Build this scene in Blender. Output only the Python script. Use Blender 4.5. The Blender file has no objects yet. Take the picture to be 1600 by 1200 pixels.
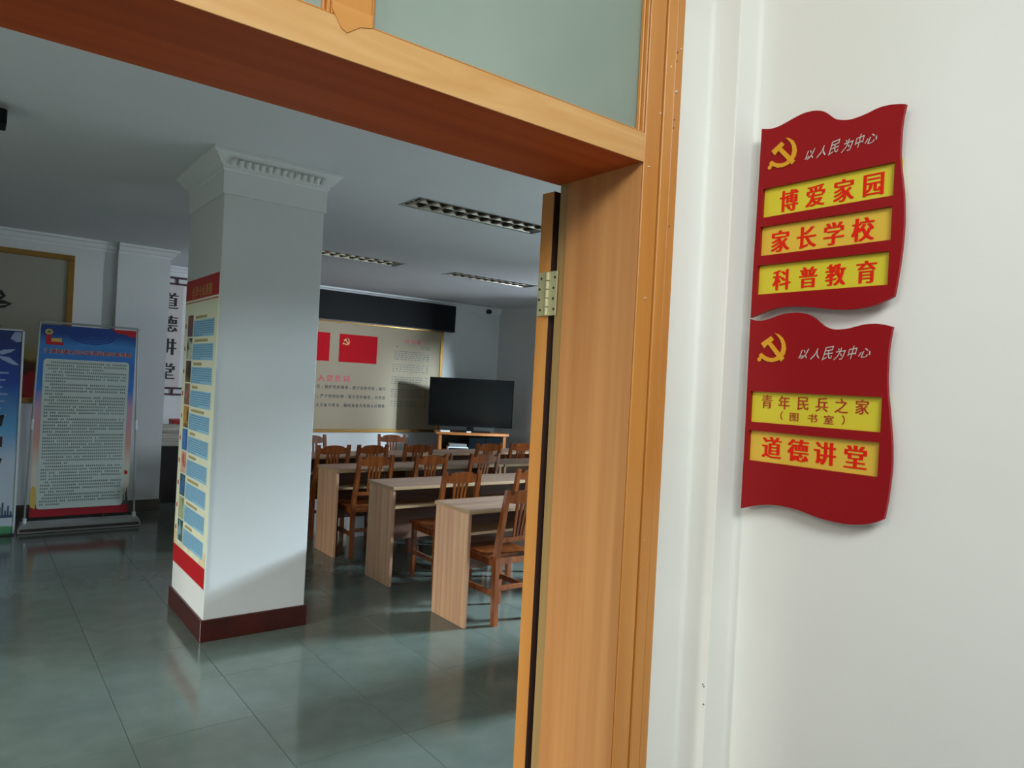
import bpy, math, random
from mathutils import Vector, Matrix
random.seed(7)
SC = bpy.context.scene
COL = SC.collection
# ------------------------------------------------------------------ camera, world, lights, exposure
AZ, TH = math.radians(52.3), math.radians(2.98)
fw = Vector((math.cos(AZ), math.sin(AZ), 0)); rt = Vector((math.sin(AZ), -math.cos(AZ), 0)); up = Vector((0, 0, 1))
xc = rt * math.cos(TH) + up * math.sin(TH); yc = up * math.cos(TH) - rt * math.sin(TH)
cd = bpy.data.cameras.new('camera'); cam = bpy.data.objects.new('camera', cd); COL.objects.link(cam)
cam.matrix_world = Matrix(((xc.x, yc.x, -fw.x, 0), (xc.y, yc.y, -fw.y, 0), (xc.z, yc.z, -fw.z, 1.56), (0, 0, 0, 1)))
cd.sensor_width = 36; cd.lens = 36 * 1105 / 1600; cd.clip_start = 0.02
SC.camera = cam
vs = SC.view_settings
vs.view_transform = 'Standard'; vs.look = 'None'; vs.gamma = 1; vs.use_curve_mapping = False
vs.exposure = 0.0
SC.cycles.max_bounces = 10; SC.cycles.diffuse_bounces = 6; SC.cycles.glossy_bounces = 4
SC.cycles.use_denoising = True; SC.cycles.sample_clamp_indirect = 4

W = bpy.data.worlds.new('world'); SC.world = W; W.use_nodes = True
bg = W.node_tree.nodes['Background']; bg.inputs[0].default_value = (0.80, 0.90, 1.0, 1); bg.inputs[1].default_value = 0.33

def area(name, loc, target, sx, sy, watts, color):
    l = bpy.data.lights.new(name, 'AREA'); l.shape = 'RECTANGLE'; l.size = sx; l.size_y = sy
    l.energy = watts; l.color = color
    o = bpy.data.objects.new(name, l); COL.objects.link(o); o.location = loc
    o.rotation_euler = (Vector(target) - Vector(loc)).to_track_quat('-Z', 'Y').to_euler()
    return o
# daylight arriving along the open corridor, and through the windows in the room's right wall
area('corridor_daylight', (-1.9, 0.2, 2.9), (1.4, 1.2, 1.9), 1.2, 1.0, 11, (1.0, 0.98, 0.93)).data.spread = 2.2
area('corridor_sky_light', (-0.6, -1.8, 3.7), (1.0, 1.1, 1.3), 1.6, 1.0, 41, (0.92, 1.0, 0.99)).data.spread = 1.9
area('window_daylight', (8.6, 1.9, 3.2), (2.4, 3.5, 0.3), 1.1, 1.0, 3800, (0.68, 0.87, 1.0))
area('added_left_light', (-5.6, 2.5, 2.8), (1.0, 4.3, 0.3), 1.2, 1.3, 700, (0.96, 1.0, 0.92))  # source added beyond the unseen left wall to brighten column face and desk ends
area('window_daylight_rear', (8.6, 4.3, 2.0), (4.4, 9.0, 0.9), 1.0, 1.0, 420, (0.76, 0.88, 1.0))

# ------------------------------------------------------------------ helpers
def lin(c):
    return tuple((v / 255 / 12.92) if v / 255 <= 0.04045 else ((v / 255 + 0.055) / 1.055) ** 2.4 for v in c)
def new_mat(name, rgb, rough=0.5, metal=0.0, spec=0.5, coat=0.0):
    m = bpy.data.materials.new(name); m.use_nodes = True
    b = m.node_tree.nodes['Principled BSDF']
    b.inputs['Base Color'].default_value = (*lin(rgb), 1); b.inputs['Roughness'].default_value = rough
    b.inputs['Metallic'].default_value = metal; b.inputs['Specular IOR Level'].default_value = spec
    b.inputs['Coat Weight'].default_value = coat; b.inputs['Coat Roughness'].default_value = 0.08
    return m
def noise_mat(name, a, b_, scale=(4, 4, 4), rough=0.5, detail=4, bump=0.0, contrast=(0.35, 0.65), perobj=0.0, metal=0.0, spec=0.5, coat=0.0, nscale=1.0, dist=0.0):
    """two colours mixed by stretched noise in object space; slight per-object value change if asked"""
    m = new_mat(name, a, rough, metal, spec, coat); nt = m.node_tree; N = nt.nodes; L = nt.links
    B = N['Principled BSDF']
    tc = N.new('ShaderNodeTexCoord'); mp = N.new('ShaderNodeMapping'); mp.inputs['Scale'].default_value = scale
    no = N.new('ShaderNodeTexNoise'); no.inputs['Scale'].default_value = nscale; no.inputs['Detail'].default_value = detail
    no.inputs['Distortion'].default_value = dist
    cr = N.new('ShaderNodeValToRGB'); cr.color_ramp.elements[0].position = contrast[0]; cr.color_ramp.elements[1].position = contrast[1]
    cr.color_ramp.elements[0].color = (*lin(a), 1); cr.color_ramp.elements[1].color = (*lin(b_), 1)
    oi = N.new('ShaderNodeObjectInfo'); ad = N.new('ShaderNodeVectorMath'); ad.operation = 'MULTIPLY_ADD'
    L.new(tc.outputs['Object'], mp.inputs['Vector'])
    sc_ = N.new('ShaderNodeMath'); sc_.operation = 'MULTIPLY'; sc_.inputs[1].default_value = 37.0
    L.new(oi.outputs['Random'], sc_.inputs[0])
    va = N.new('ShaderNodeVectorMath'); va.operation = 'ADD'
    L.new(mp.outputs[0], va.inputs[0]); L.new(sc_.outputs[0], va.inputs[1])
    L.new(va.outputs[0], no.inputs['Vector']); L.new(no.outputs[0], cr.inputs[0])
    last = cr.outputs[0]
    if perobj:
        hs = N.new('ShaderNodeHueSaturation'); mr = N.new('ShaderNodeMapRange')
        mr.inputs[3].default_value = 1 - perobj; mr.inputs[4].default_value = 1 + perobj
        L.new(oi.outputs['Random'], mr.inputs[0]); L.new(mr.outputs[0], hs.inputs['Value']); L.new(last, hs.inputs['Color']); last = hs.outputs[0]
    L.new(last, B.inputs['Base Color'])
    if bump:
        bu = N.new('ShaderNodeBump'); bu.inputs['Strength'].default_value = bump; bu.inputs['Distance'].default_value = 0.002
        L.new(no.outputs[0], bu.inputs['Height']); L.new(bu.outputs[0], B.inputs['Normal'])
    return m

M = {}
M['plaster'] = noise_mat('plaster', (226, 224, 216), (233, 231, 224), (1.5, 1.5, 1.5), 0.75, bump=0.05)
M['plaster_room'] = noise_mat('plaster_room', (208, 209, 208), (216, 216, 215), (1.2, 1.2, 1.2), 0.7)
M['ceiling'] = noise_mat('ceiling_paint', (212, 213, 216), (218, 219, 222), (0.8, 0.8, 0.8), 0.85)
M['cornice'] = new_mat('cornice_plaster', (222, 223, 222), 0.6)
M['oak'] = noise_mat('oak_varnish', (206, 140, 66), (184, 116, 48), (14, 14, 1.0), 0.42, detail=5, bump=0.12, contrast=(0.3, 0.75), dist=0.4)
M['oak_h'] = noise_mat('oak_varnish_rail', (214, 150, 76), (192, 124, 52), (1.0, 16, 16), 0.42, detail=5, bump=0.12, contrast=(0.3, 0.75), dist=0.6)
M['oak_worn'] = noise_mat('oak_worn', (212, 164, 104), (200, 146, 82), (2.2, 9, 16), 0.5, detail=7, bump=0.15, contrast=(0.3, 0.7), dist=1.6)
M['veneer'] = noise_mat('jamb_veneer', (206, 146, 88), (186, 124, 70), (26, 26, 0.7), 0.4, detail=4, contrast=(0.3, 0.7))
M['veneer_edge'] = noise_mat('jamb_edge_veneer', (170, 136, 84), (156, 122, 72), (30, 30, 0.8), 0.5)
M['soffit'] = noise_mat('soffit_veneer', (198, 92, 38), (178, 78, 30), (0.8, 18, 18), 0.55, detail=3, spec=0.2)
M['floor'] = noise_mat('floor_tile', (88, 98, 91), (96, 105, 98), (9, 9, 9), 0.13, detail=8, contrast=(0.3, 0.7), perobj=0.035, spec=0.6)
M['grout'] = new_mat('grout', (84, 88, 80), 0.8)
M['maroon'] = noise_mat('maroon_skirting', (74, 24, 19), (56, 19, 15), (5, 5, 5), 0.3)
M['greybase'] = noise_mat('grey_skirting', (92, 84, 74), (80, 74, 66), (5, 5, 5), 0.35)
M['gold'] = new_mat('polished_gold_metal', (196, 150, 84), 0.22, 0.9)
M['black_panel'] = new_mat('black_panel', (12, 15, 17), 0.6, spec=.15)
M['red'] = new_mat('red_acrylic', (146, 6, 17), 0.38, spec=.28)
M['yellow'] = new_mat('yellow_insert', (216, 200, 48), 0.4)
M['yellow2'] = new_mat('amber_yellow_insert', (224, 184, 62), 0.4)
M['red_ink'] = new_mat('red_ink', (226, 34, 10), 0.6, spec=.2)
M['red_ink_dark'] = new_mat('dark_red_ink', (176, 44, 20), 0.5)
M['emblem'] = new_mat('gold_acrylic', (218, 158, 32), 0.35)
M['silver'] = new_mat('silver_lettering', (205, 200, 192), 0.35, 0.2)
M['frosted'] = noise_mat('frosted_glass', (144, 158, 146), (124, 138, 126), (1.6, 1.6, 1.2), 0.30, spec=0.6, contrast=(0.35, 0.7))
M['brass'] = new_mat('pale_brass', (190, 184, 142), 0.4, 0.35)
M['dark_brown'] = new_mat('dark_brown_wood', (58, 30, 18), 0.6)
M['screw'] = new_mat('screw_dark', (70, 58, 36), 0.5, 0.6)
M['chair'] = noise_mat('chair_wood', (138, 74, 34), (102, 50, 22), (22, 22, 3), 0.25, detail=4, coat=0.3, perobj=0.08)
M['desk_v'] = noise_mat('desk_laminate_upright', (212, 172, 130), (182, 128, 106), (26, 26, 0.6), 0.42, detail=3, contrast=(0.3, 0.7), perobj=0.04)
M['desk_h'] = noise_mat('desk_laminate_top', (190, 158, 132), (158, 122, 108), (0.6, 26, 26), 0.38, detail=3, contrast=(0.3, 0.7), perobj=0.04)
M['desk_edge'] = noise_mat('desk_edging', (182, 150, 112), (168, 136, 98), (3, 3, 3), 0.45)
M['desk_dark'] = noise_mat('desk_modesty', (120, 84, 64), (98, 66, 50), (0.8, 20, 20), 0.5)
M['tv'] = new_mat('tv_black', (9, 9, 10), 0.3, spec=.2)
M['screen'] = new_mat('tv_screen', (9, 10, 9), 0.16, spec=.25)
M['white_plastic'] = new_mat('white_plastic', (210, 214, 214), 0.4)
M['grey_metal'] = new_mat('brushed_aluminium', (170, 172, 168), 0.35, 0.7)
M['reflector'] = new_mat('louvre_aluminium', (150, 140, 126), 0.25, 0.8)
M['reflector_dark'] = new_mat('fitting_inside', (70, 66, 60), 0.4, 0.4)
M['txt0'] = new_mat('dirt_spot', (120, 118, 106), 0.8)
M['black'] = new_mat('black_ink', (22, 20, 20), 0.5)
M['plum'] = new_mat('plum_lattice', (64, 30, 44), 0.5)
M['lavender'] = new_mat('board_paper', (196, 186, 184), 0.6)
M['wood_stand'] = noise_mat('stand_wood', (176, 110, 58), (150, 86, 42), (3, 3, 20), 0.35)
M['dark_glass'] = new_mat('smoked_glass', (18, 24, 28), 0.12)
M['paper'] = noise_mat('paper_stack', (176, 170, 158), (140, 134, 124), (2, 2, 60), 0.8)
M['dark_desk'] = new_mat('dark_desk', (34, 30, 32), 0.3)
M['red_box'] = new_mat('red_card', (150, 28, 34), 0.5)

def obj(name, verts, faces, mat, parent=None, smooth=False, mats=None, fm=None):
    me = bpy.data.meshes.new(name); me.from_pydata([tuple(v) for v in verts], [], faces); me.validate(); me.update()
    for m in (mats or [mat]): me.materials.append(m)
    if fm:
        for p, i in zip(me.polygons, fm): p.material_index = i
    if smooth:
        for p in me.polygons: p.use_smooth = True
    o = bpy.data.objects.new(name, me); COL.objects.link(o)
    if parent: o.parent = parent
    return o
class MB:
    """collects boxes, prisms, tubes into one mesh"""
    def __init__(s): s.v = []; s.f = []; s.m = []; s.k = 0
    def mat(s, k): s.k = k; return s
    def add(s, vs, fs):
        n = len(s.v); s.v += [tuple(v) for v in vs]; s.f += [tuple(i + n for i in f) for f in fs]; s.m += [s.k] * len(fs); return s
    def box(s, x0, x1, y0, y1, z0, z1, c=0.0):
        if c <= 0:
            return s.add([(x0, y0, z0), (x1, y0, z0), (x1, y1, z0), (x0, y1, z0), (x0, y0, z1), (x1, y0, z1), (x1, y1, z1), (x0, y1, z1)],
                  [(0, 3, 2, 1), (4, 5, 6, 7), (0, 1, 5, 4), (1, 2, 6, 5), (2, 3, 7, 6), (3, 0, 4, 7)])
        P = []; idx = {}
        for sx in (0, 1):
            for sy in (0, 1):
                for sz in (0, 1):
                    X = (x0, x1)[sx]; Y = (y0, y1)[sy]; Z = (z0, z1)[sz]
                    dx = c if sx == 0 else -c; dy = c if sy == 0 else -c; dz = c if sz == 0 else -c
                    for a, p in (('x', (X, Y + dy, Z + dz)), ('y', (X + dx, Y, Z + dz)), ('z', (X + dx, Y + dy, Z))):
                        idx[(sx, sy, sz, a)] = len(P); P.append(p)
        F = []
        g = lambda *k: idx[k]
        for q in (0, 1):
            r = [(q, 0, 0), (q, 1, 0), (q, 1, 1), (q, 0, 1)]; f = [g(*k, 'x') for k in r]; F.append(f if q else f[::-1])
            r = [(0, q, 0), (0, q, 1), (1, q, 1), (1, q, 0)]; f = [g(*k, 'y') for k in r]; F.append(f if q else f[::-1])
            r = [(0, 0, q), (1, 0, q), (1, 1, q), (0, 1, q)]; f = [g(*k, 'z') for k in r]; F.append(f if q else f[::-1])
        for i in (0, 1):
            for j in (0, 1):
                F.append([g(0, i, j, 'y'), g(1, i, j, 'y'), g(1, i, j, 'z'), g(0, i, j, 'z')])
                F.append([g(i, 0, j, 'x'), g(i, 1, j, 'x'), g(i, 1, j, 'z'), g(i, 0, j, 'z')])
                F.append([g(i, j, 0, 'x'), g(i, j, 1, 'x'), g(i, j, 1, 'y'), g(i, j, 0, 'y')])
                for k in (0, 1): pass
        for i in (0, 1):
            for j in (0, 1):
                for k in (0, 1): F.append([g(i, j, k, 'x'), g(i, j, k, 'y'), g(i, j, k, 'z')])
        n = len(s.v); s.v += P; s.f += [tuple(i + n for i in f) for f in F]; s.m += [s.k] * len(F); return s
    def quadz(s, pts): return s.add(pts, [tuple(range(len(pts)))])
    def hexa(s, a, b):
        """a, b: two quads (4 points each) joined"""
        return s.add(list(a) + list(b), [(3, 2, 1, 0), (4, 5, 6, 7), (0, 1, 5, 4), (1, 2, 6, 5), (2, 3, 7, 6), (3, 0, 4, 7)])
    def prism(s, pts, lo, hi, axis='z'):
        """polygon in a plane, extruded along axis between lo and hi"""
        def P(p, h): return {'z': (p[0], p[1], h), 'y': (p[0], h, p[1]), 'x': (h, p[0], p[1])}[axis]
        n = len(pts)
        return s.add([P(p, lo) for p in pts] + [P(p, hi) for p in pts],
                     [tuple(range(n))[::-1], tuple(range(n, 2 * n))] + [(i, (i + 1) % n, n + (i + 1) % n, n + i) for i in range(n)])
    def tube(s, a, b, r, n=10, r2=None):
        a = Vector(a); b = Vector(b); d = (b - a).normalized(); u = d.orthogonal().normalized(); w = d.cross(u); r2 = r if r2 is None else r2
        vs = [a + (u * math.cos(t) + w * math.sin(t)) * r for t in [2 * math.pi * i / n for i in range(n)]]
        vs += [b + (u * math.cos(t) + w * math.sin(t)) * r2 for t in [2 * math.pi * i / n for i in range(n)]]
        return s.add(vs, [tuple(range(n))[::-1], tuple(range(n, 2 * n))] + [(i, (i + 1) % n, n + (i + 1) % n, n + i) for i in range(n)])
    def build(s, name, mat, parent=None, mats=None, smooth=False):
        o = obj(name, s.v, s.f, mat, parent, smooth, mats, s.m if mats else None)
        import bmesh
        b = bmesh.new(); b.from_mesh(o.data); bmesh.ops.recalc_face_normals(b, faces=b.faces); b.to_mesh(o.data); b.free()
        return o
def thing(name, label, cat, loc=(0, 0, 0), rz=0, group=None):
    o = bpy.data.objects.new(name, None); COL.objects.link(o); o.location = loc; o.rotation_euler = (0, 0, rz)
    o.empty_display_size = 0.1
    return tag(o, label, cat, group)
def tag(o, label=None, cat=None, group=None, kind=None):
    if label: o['label'] = label
    if cat: o['category'] = cat
    if group: o['group'] = group
    if kind: o['kind'] = kind
    return o
def struct(o): o['kind'] = 'structure'; return o
def copy_tree(o, parent=None):
    c = o.copy(); COL.objects.link(c); c.parent = parent
    for ch in list(o.children): copy_tree(ch, c)
    return c

# text: glyphs of Blender's own built-in typeface, turned into meshes
_gl = {}
def glyph(ch):
    if ch not in _gl:
        c = bpy.data.curves.new('g', 'FONT'); c.body = ch; c.resolution_u = 2; c.align_x = 'CENTER'
        o = bpy.data.objects.new('g', c); COL.objects.link(o); bpy.context.view_layer.update()
        me = bpy.data.meshes.new_from_object(o.evaluated_get(bpy.context.evaluated_depsgraph_get()))
        vs = [(v.co.x, v.co.y) for v in me.vertices]; fs = [tuple(p.vertices) for p in me.polygons]
        if vs:
            x0 = min(v[0] for v in vs); x1 = max(v[0] for v in vs); y0 = min(v[1] for v in vs); y1 = max(v[1] for v in vs)
            cx = (x0 + x1) / 2; cy = 0.32
            if ch not in '，、（）。': cy = (y0 + y1) / 2
            vs = [(v[0] - cx, v[1] - cy) for v in vs]
        bpy.data.objects.remove(o); bpy.data.meshes.remove(me); bpy.data.curves.remove(c)
        _gl[ch] = (vs, fs)
    return _gl[ch]
def lettering(name, items, frame, mat, parent, bold=0.0, shear=0.0, slant=0.0):
    """items: (char, u, v, w, h) centre and size in plane coords; frame(u, v, d) gives the 3-D point d in front of the face"""
    V = []; F = []
    for ch, u, v, w, h in items:
        gv, gf = glyph(ch)
        offs = [0.0] if not bold else [-bold, 0.0, bold]
        for i, o_ in enumerate(offs):
            n = len(V)
            for a, b in gv:
                V.append(frame(u + (a + shear * b) * w + o_, v + (b + slant * a) * h, 0.0004 * i))
            F += [tuple(k + n for k in f) for f in gf]
    return obj(name, V, F, mat, parent)
def dashes(name, rows, frame, mat, parent, d=0.0):
    """rows of tiny marks standing for print too small to read: (u, v, w, h) rectangles"""
    b = MB()
    for u, v, w, h in rows: b.quadz([frame(u, v, d), frame(u + w, v, d), frame(u + w, v + h, d), frame(u, v + h, d)])
    return b.build(name, mat, parent)
def ribbon(pts, w0, w1):
    """brush stroke outline around a polyline"""
    L_, R_ = [], []; n = len(pts)
    for i, p in enumerate(pts):
        a = Vector(pts[max(i - 1, 0)]); b = Vector(pts[min(i + 1, n - 1)]); d = (b - a).normalized(); nn = Vector((-d.y, d.x))
        t = i / (n - 1); w = (w0 * (1 - t) + w1 * t) * (0.55 + 0.45 * math.sin(math.pi * min(1, t * 1.2 + .1)))
        L_.append(tuple(Vector(p) + nn * w)); R_.append(tuple(Vector(p) - nn * w))
    return L_ + R_[::-1]

# ------------------------------------------------------------------ setting
XL, XR, YN, YF, ZC = -3.4, 7.05, 1.44, 9.55, 2.80
FY, PY = 1.147, 1.153          # face of the door casing, face of the corridor plaster beside it
XO, XI = -0.36, 1.245          # door opening from / to
XS0, XS1, YS1 = 1.483, 1.568, 1.069

# floor: bare slab, tiles as pieces over the part in view
fl = bpy.data.objects.new('floor', None); COL.objects.link(fl); struct(fl)
b = MB(); b.box(-3.6, 7.3, -4.2, 9.8, -0.12, -0.010); b.build('floor_slab', M['grout'], fl)
tv = MB().box(-0.2492, 0.2492, -0.2492, 0.2492, -0.010, 0, 0.0008)
t0 = None
for i in range(-2, 14):
    for j in range(0, 17):
        x = 0.35 + 0.5 * i; y = 1.45 + 0.5 * j
        if y > 9.6 or x > 7.0: continue
        if t0 is None: t0 = tv.build('tile', M['floor'], fl); t = t0
        else: t = t0.copy(); COL.objects.link(t)
        t.location = (x, y, random.uniform(-0.0004, 0.0004)); t.rotation_euler = (random.uniform(-.0006, .0006), random.uniform(-.0006, .0006), 0)
b = MB(); b.box(-6.5, -0.902, 1.201, 9.7, -0.0101, 0); b.box(-3.6, 1.6, -4.2, 1.199, -0.0101, 0); b.box(1.601, 7.3, -4.2, 1.199, -0.0101, -0.001)
tag(b.build('outer_tiling', M['floor'], fl), kind='stuff')

LIGHTS = [(2.40, 4.385), (2.49, 6.93), (4.37, 6.95)]
LL, LW = 1.22, .145
b = MB(); b.box(-3.6, 7.3, 1.441, 9.8, ZC + .09, ZC + .2)
xs = sorted({-3.6, 7.3} | {x for l in LIGHTS for x in (l[0] + .001, l[0] + LL - .001)}); ys = sorted({1.441, 9.8} | {y for l in LIGHTS for y in (l[1] - LW + .001, l[1] + LW - .001)})
for i in range(len(xs) - 1):
    for j in range(len(ys) - 1):
        mx, my = (xs[i] + xs[i + 1]) / 2, (ys[j] + ys[j + 1]) / 2
        if any(l[0] < mx < l[0] + LL and abs(my - l[1]) < LW for l in LIGHTS): continue
        b.box(xs[i], xs[i + 1], ys[j], ys[j + 1], ZC, ZC + .09)
struct(b.build('ceiling', M['ceiling']))
# wall with the door (seen from the corridor, it steps out twice to meet the wall that carries the signs)
def fil(cx, cy, r, a0, a1, n=5):
    return [(cx + r * math.cos(math.radians(a0 + (a1 - a0) * i / n)), cy + r * math.sin(math.radians(a0 + (a1 - a0) * i / n))) for i in range(n + 1)]
r = 0.012; r2 = 0.004
prof = [(1.366, PY + 0.12), (1.366, PY)] + fil(XS0 - r, PY - r, r, 90, 0) + fil(XS0 + r2, YS1 + r2, r2, 180, 270) + fil(XS1 - r, YS1 - r, r, 90, 0) + [(XS1, -4.2), (1.80, -4.2), (1.80, PY + 0.12)]
o = o_corner = MB().prism(prof, 0, 3.1).build('wall_corner', M['plaster']); struct(o)
for p in o.data.polygons: p.use_smooth = True
o.data.set_sharp_from_angle(angle=math.radians(50))
b = MB()
b.box(1.368, 7.3, PY + 0.121, YN, 0, 3.1)
struct(b.build('wall_near_right', M['plaster_room']))
b = MB(); b.box(-3.6, XO - 0.122, PY, YN, 0, 3.1); b.box(XO - 0.121, 1.3655, PY, YN, 2.735, 3.1)
struct(b.build('wall_near_left', M['plaster']))
b = MB()
for y0, y1, z0 in ((YN + .001, 1.7, 0), (1.7, 3.6, 2.15), (3.6, 9.8, 0)): b.box(-3.6, XL, y0, y1, z0, ZC - .001)  # opening up to head height added to let the left light in
struct(b.build('wall_left', M['plaster_room']))
b = MB()                                     # right wall with two window openings
for y0, y1, z0, z1 in ((YN + .001, 1.45, 0, 3), (1.45, 2.9, 0, 0.95), (1.45, 2.9, 2.6, 3), (2.9, 5.0, 0, 3), (5.0, 6.55, 0, 0.95), (5.0, 6.55, 2.5, 3), (6.55, 9.8, 0, 3)):
    b.box(XR, XR + 0.24, y0, y1, z0, min(z1, ZC - .001))
struct(b.build('wall_right', M['plaster_room']))
for k, (y0, y1) in enumerate(((1.45, 2.9), (5.0, 6.55))):
    wn = bpy.data.objects.new('window_%d' % (k + 1), None); COL.objects.link(wn); struct(wn)
    b = MB(); x0, x1 = XR + 0.09, XR + 0.14
    b.box(x0, x1, y0 + .001, y0 + .06, 0.951, 2.499); b.box(x0, x1, y1 - .06, y1 - .001, 0.951, 2.499)
    b.box(x0, x1, y0 + .06, y1 - .06, 0.951, 1.01); b.box(x0, x1, y0 + .06, y1 - .06, 2.44, 2.499)
    b.box(x0, x1, (y0 + y1) / 2 - .03, (y0 + y1) / 2 + .03, 1.01, 2.44)
    b.build('window_frame', M['white_plastic'], wn)
struct(MB().box(XL + .001, XR - .001, YF, YF + .2, 0, ZC - .001).build('wall_far', M['plaster_room']))
# left part of the far side stands forward and ends in a pier
struct(MB().box(XL + .001, 1.20, 8.36, YF - .001, 0, ZC - .001).build('wall_far_left', M['plaster_room']))
struct(MB().box(1.201, 1.70, 8.30, YF - .001, 0, ZC - .001).build('wall_pier', M['plaster_room']))
# corridor: a roof slab overhead
struct(MB().box(-3.6, 1.566, 0.2, PY - .001, 3.101, 3.25).build('ceiling_corridor', M['plaster']))

# skirting
b = MB(); b.box(XL + .002, 1.19, 8.345, 8.359, 0.001, 0.13); b.build('baseboard_far_left', M['greybase'])['kind'] = 'structure'
b = MB(); b.box(1.19, 1.712, 8.285, 8.2995, 0.001, 0.13); b.box(1.7005, 1.712, 8.30, 9.54, 0.001, 0.13); b.build('baseboard_pier', M['greybase'])['kind'] = 'structure'
b = MB(); b.box(1.713, XR - .002, YF - .015, YF - .001, 0.001, 0.12); b.build('baseboard_far', M['greybase'])['kind'] = 'structure'
# cornices, swept profile along x (facing -y)
def cornice_x(name, x0, x1, y, miter0=0, miter1=0, h=0.1, parent=None):
    P = [(0, -h), (0.012, -h), (0.014, -h + .02), (0.03, -h + .035), (0.05, -h + .07), (0.075, -.022), (0.078, -.001), (0, -.001)]
    V = []; n = len(P)
    for d, z in P: V.append((x0 + miter0 * d, y - .0005 - d, ZC - 0.0005 + z))
    for d, z in P: V.append((x1 + miter1 * d, y - .0005 - d, ZC - 0.0005 + z))
    F = [tuple(range(n)), tuple(range(n, 2 * n))[::-1]] + [(i, n + i, n + (i + 1) % n, (i + 1) % n) for i in range(n)]
    return obj(name, V, F, M['cornice'], parent)
struct(cornice_x('trim_1', XL, 1.195, 8.36)); struct(cornice_x('trim_2', 1.20, 1.70, 8.30, 0, 1)); struct(cornice_x('trim_3', 1.72, XR, YF))

# ------------------------------------------------------------------ column
cx0, cx1, cy0, cy1 = 1.125, 1.72, 4.22, 4.985
cl = thing('column', 'square white plaster column with stepped capital and maroon skirting, in the middle of the room', 'column', ((cx0 + cx1) / 2, (cy0 + cy1) / 2, 0))
lx, ly = (cx1 - cx0) / 2, (cy1 - cy0) / 2
MB().box(-lx, lx, -ly, ly, 0.001, 2.56, 0.003).build('shaft', M['plaster_room'], cl)
b = MB()
lv = [(0.010, 2.56), (0.012, 2.69), (0.020, 2.70), (0.020, 2.715), (0.034, 2.725), (0.055, 2.752), (0.072, 2.772), (0.084, 2.780), (0.084, 2.799)]
V = []; F = []
for d, z in lv: V += [(-lx - d, -ly - d, z), (lx + d, -ly - d, z), (lx + d, ly + d, z), (-lx - d, ly + d, z)]
for k in range(len(lv) - 1):
    for i in range(4): F.append((4 * k + i, 4 * k + (i + 1) % 4, 4 * k + 4 + (i + 1) % 4, 4 * k + 4 + i))
F.append((3, 2, 1, 0)); n = 4 * (len(lv) - 1); F.append((n, n + 1, n + 2, n + 3))
obj('capital', V, F, M['cornice'], cl)
b = MB()                                     # little raised leaves along the capital
for k in range(14):
    x = -lx + 0.03 + k * (2 * lx - .06) / 13
    b.hexa([(x - .016, -ly - .060, 2.748), (x + .016, -ly - .060, 2.748), (x + .012, -ly - .030, 2.718), (x - .012, -ly - .030, 2.718)],
           [(x - .009, -ly - .080, 2.742), (x + .009, -ly - .080, 2.742), (x + .006, -ly - .052, 2.710), (x - .006, -ly - .052, 2.710)])
tag(b.build('capital_ornament', M['cornice'], cl), kind='stuff')
MB().box(-lx - .014, lx + .014, -ly - .014, ly + .014, 0.0005, 0.125, 0.003).build('skirting', M['maroon'], cl)

# ------------------------------------------------------------------ door frame with transom
df = bpy.data.objects.new('door_1', None); COL.objects.link(df); struct(df)
ZH, ZT = 2.10, 2.168
YB = 1.445
MB().box(XI, XI + .0455, FY + .006, YB - .035, 0, 2.725).build('jamb', M['veneer'], df)
MB().box(XI + .004, XI + .044, YB - .0345, YB, 0, 2.725).build('jamb_rebate', M['veneer_edge'], df)
MB().box(XO - .045, XO, FY + .006, YB, 0, 2.725).build('jamb', M['veneer'], df)
# casing boards with grooves
for (a0, a1, yy) in ((1.2452, 1.2990, FY), (1.3020, 1.3350, FY - .004), (1.3380, 1.366, FY - .001)):
    MB().box(a0, a1, yy, PY + .05 if a0 > 1.29 else FY + .0055, 0, 2.72, 0.002).build('casing_board', M['oak'], df)
MB().box(1.291, 1.3655, FY + .008, YB - .1, 0, 2.72).build('casing_core', M['oak'], df)
for (a0, a1, yy) in ((XO - .054, XO - .0002, FY), (XO - .090, XO - .056, FY - .004), (XO - .12, XO - .092, FY - .001)):
    MB().box(a0, a1, yy, PY + .05 if a1 < XO - .05 else FY + .0055, 0, 2.72, 0.002).build('casing_board', M['oak'], df)
# small nail heads and paint specks on the casing
b = MB()
for z, x in ((2.39, 1.343), (2.368, 1.342), (2.225, 1.343), (2.205, 1.3425), (1.965, 1.345)):
    MB().tube((x, FY - .0025, z), (x, FY - .0008, z), 0.0016, 8).build('nail', M['screw'], df)
b = MB()
for z, x, s_ in ((2.345, 1.318, .0022), (2.292, 1.342, .0026), (2.225, 1.29, .0016), (2.09, 1.258, .0016), (1.78, 1.27, .0014), (1.2, 1.31, .0012), (2.40, 1.352, .0013)):
    MB().box(x, x + s_, FY - .0052, FY + .003, z, z + s_ * 1.6).build('paint_speck', M['plaster'], df)
for z, y in ((.838, 1.079), (.834, 1.0755), (.79, 1.074)):
    MB().tube((XS0 - .0012, y, z), (XS0 + .01, y, z), .0022, 8).build('wall_pock', M['txt0'], o_corner)
# header
MB().box(XO, XI, FY + .002, YB, ZH + .008, ZT).build('header', M['oak_worn'], df)
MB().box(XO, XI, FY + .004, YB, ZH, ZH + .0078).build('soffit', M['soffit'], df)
MB().box(XO, XI - .0003, FY - .0005, FY + .0018, ZH - .001, ZT - .001, .0006).build('header_face', M['oak_worn'], df)
MB().box(XO, XI, FY + .0155, YB, 2.66, 2.725).build('head', M['oak_h'], df)
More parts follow.
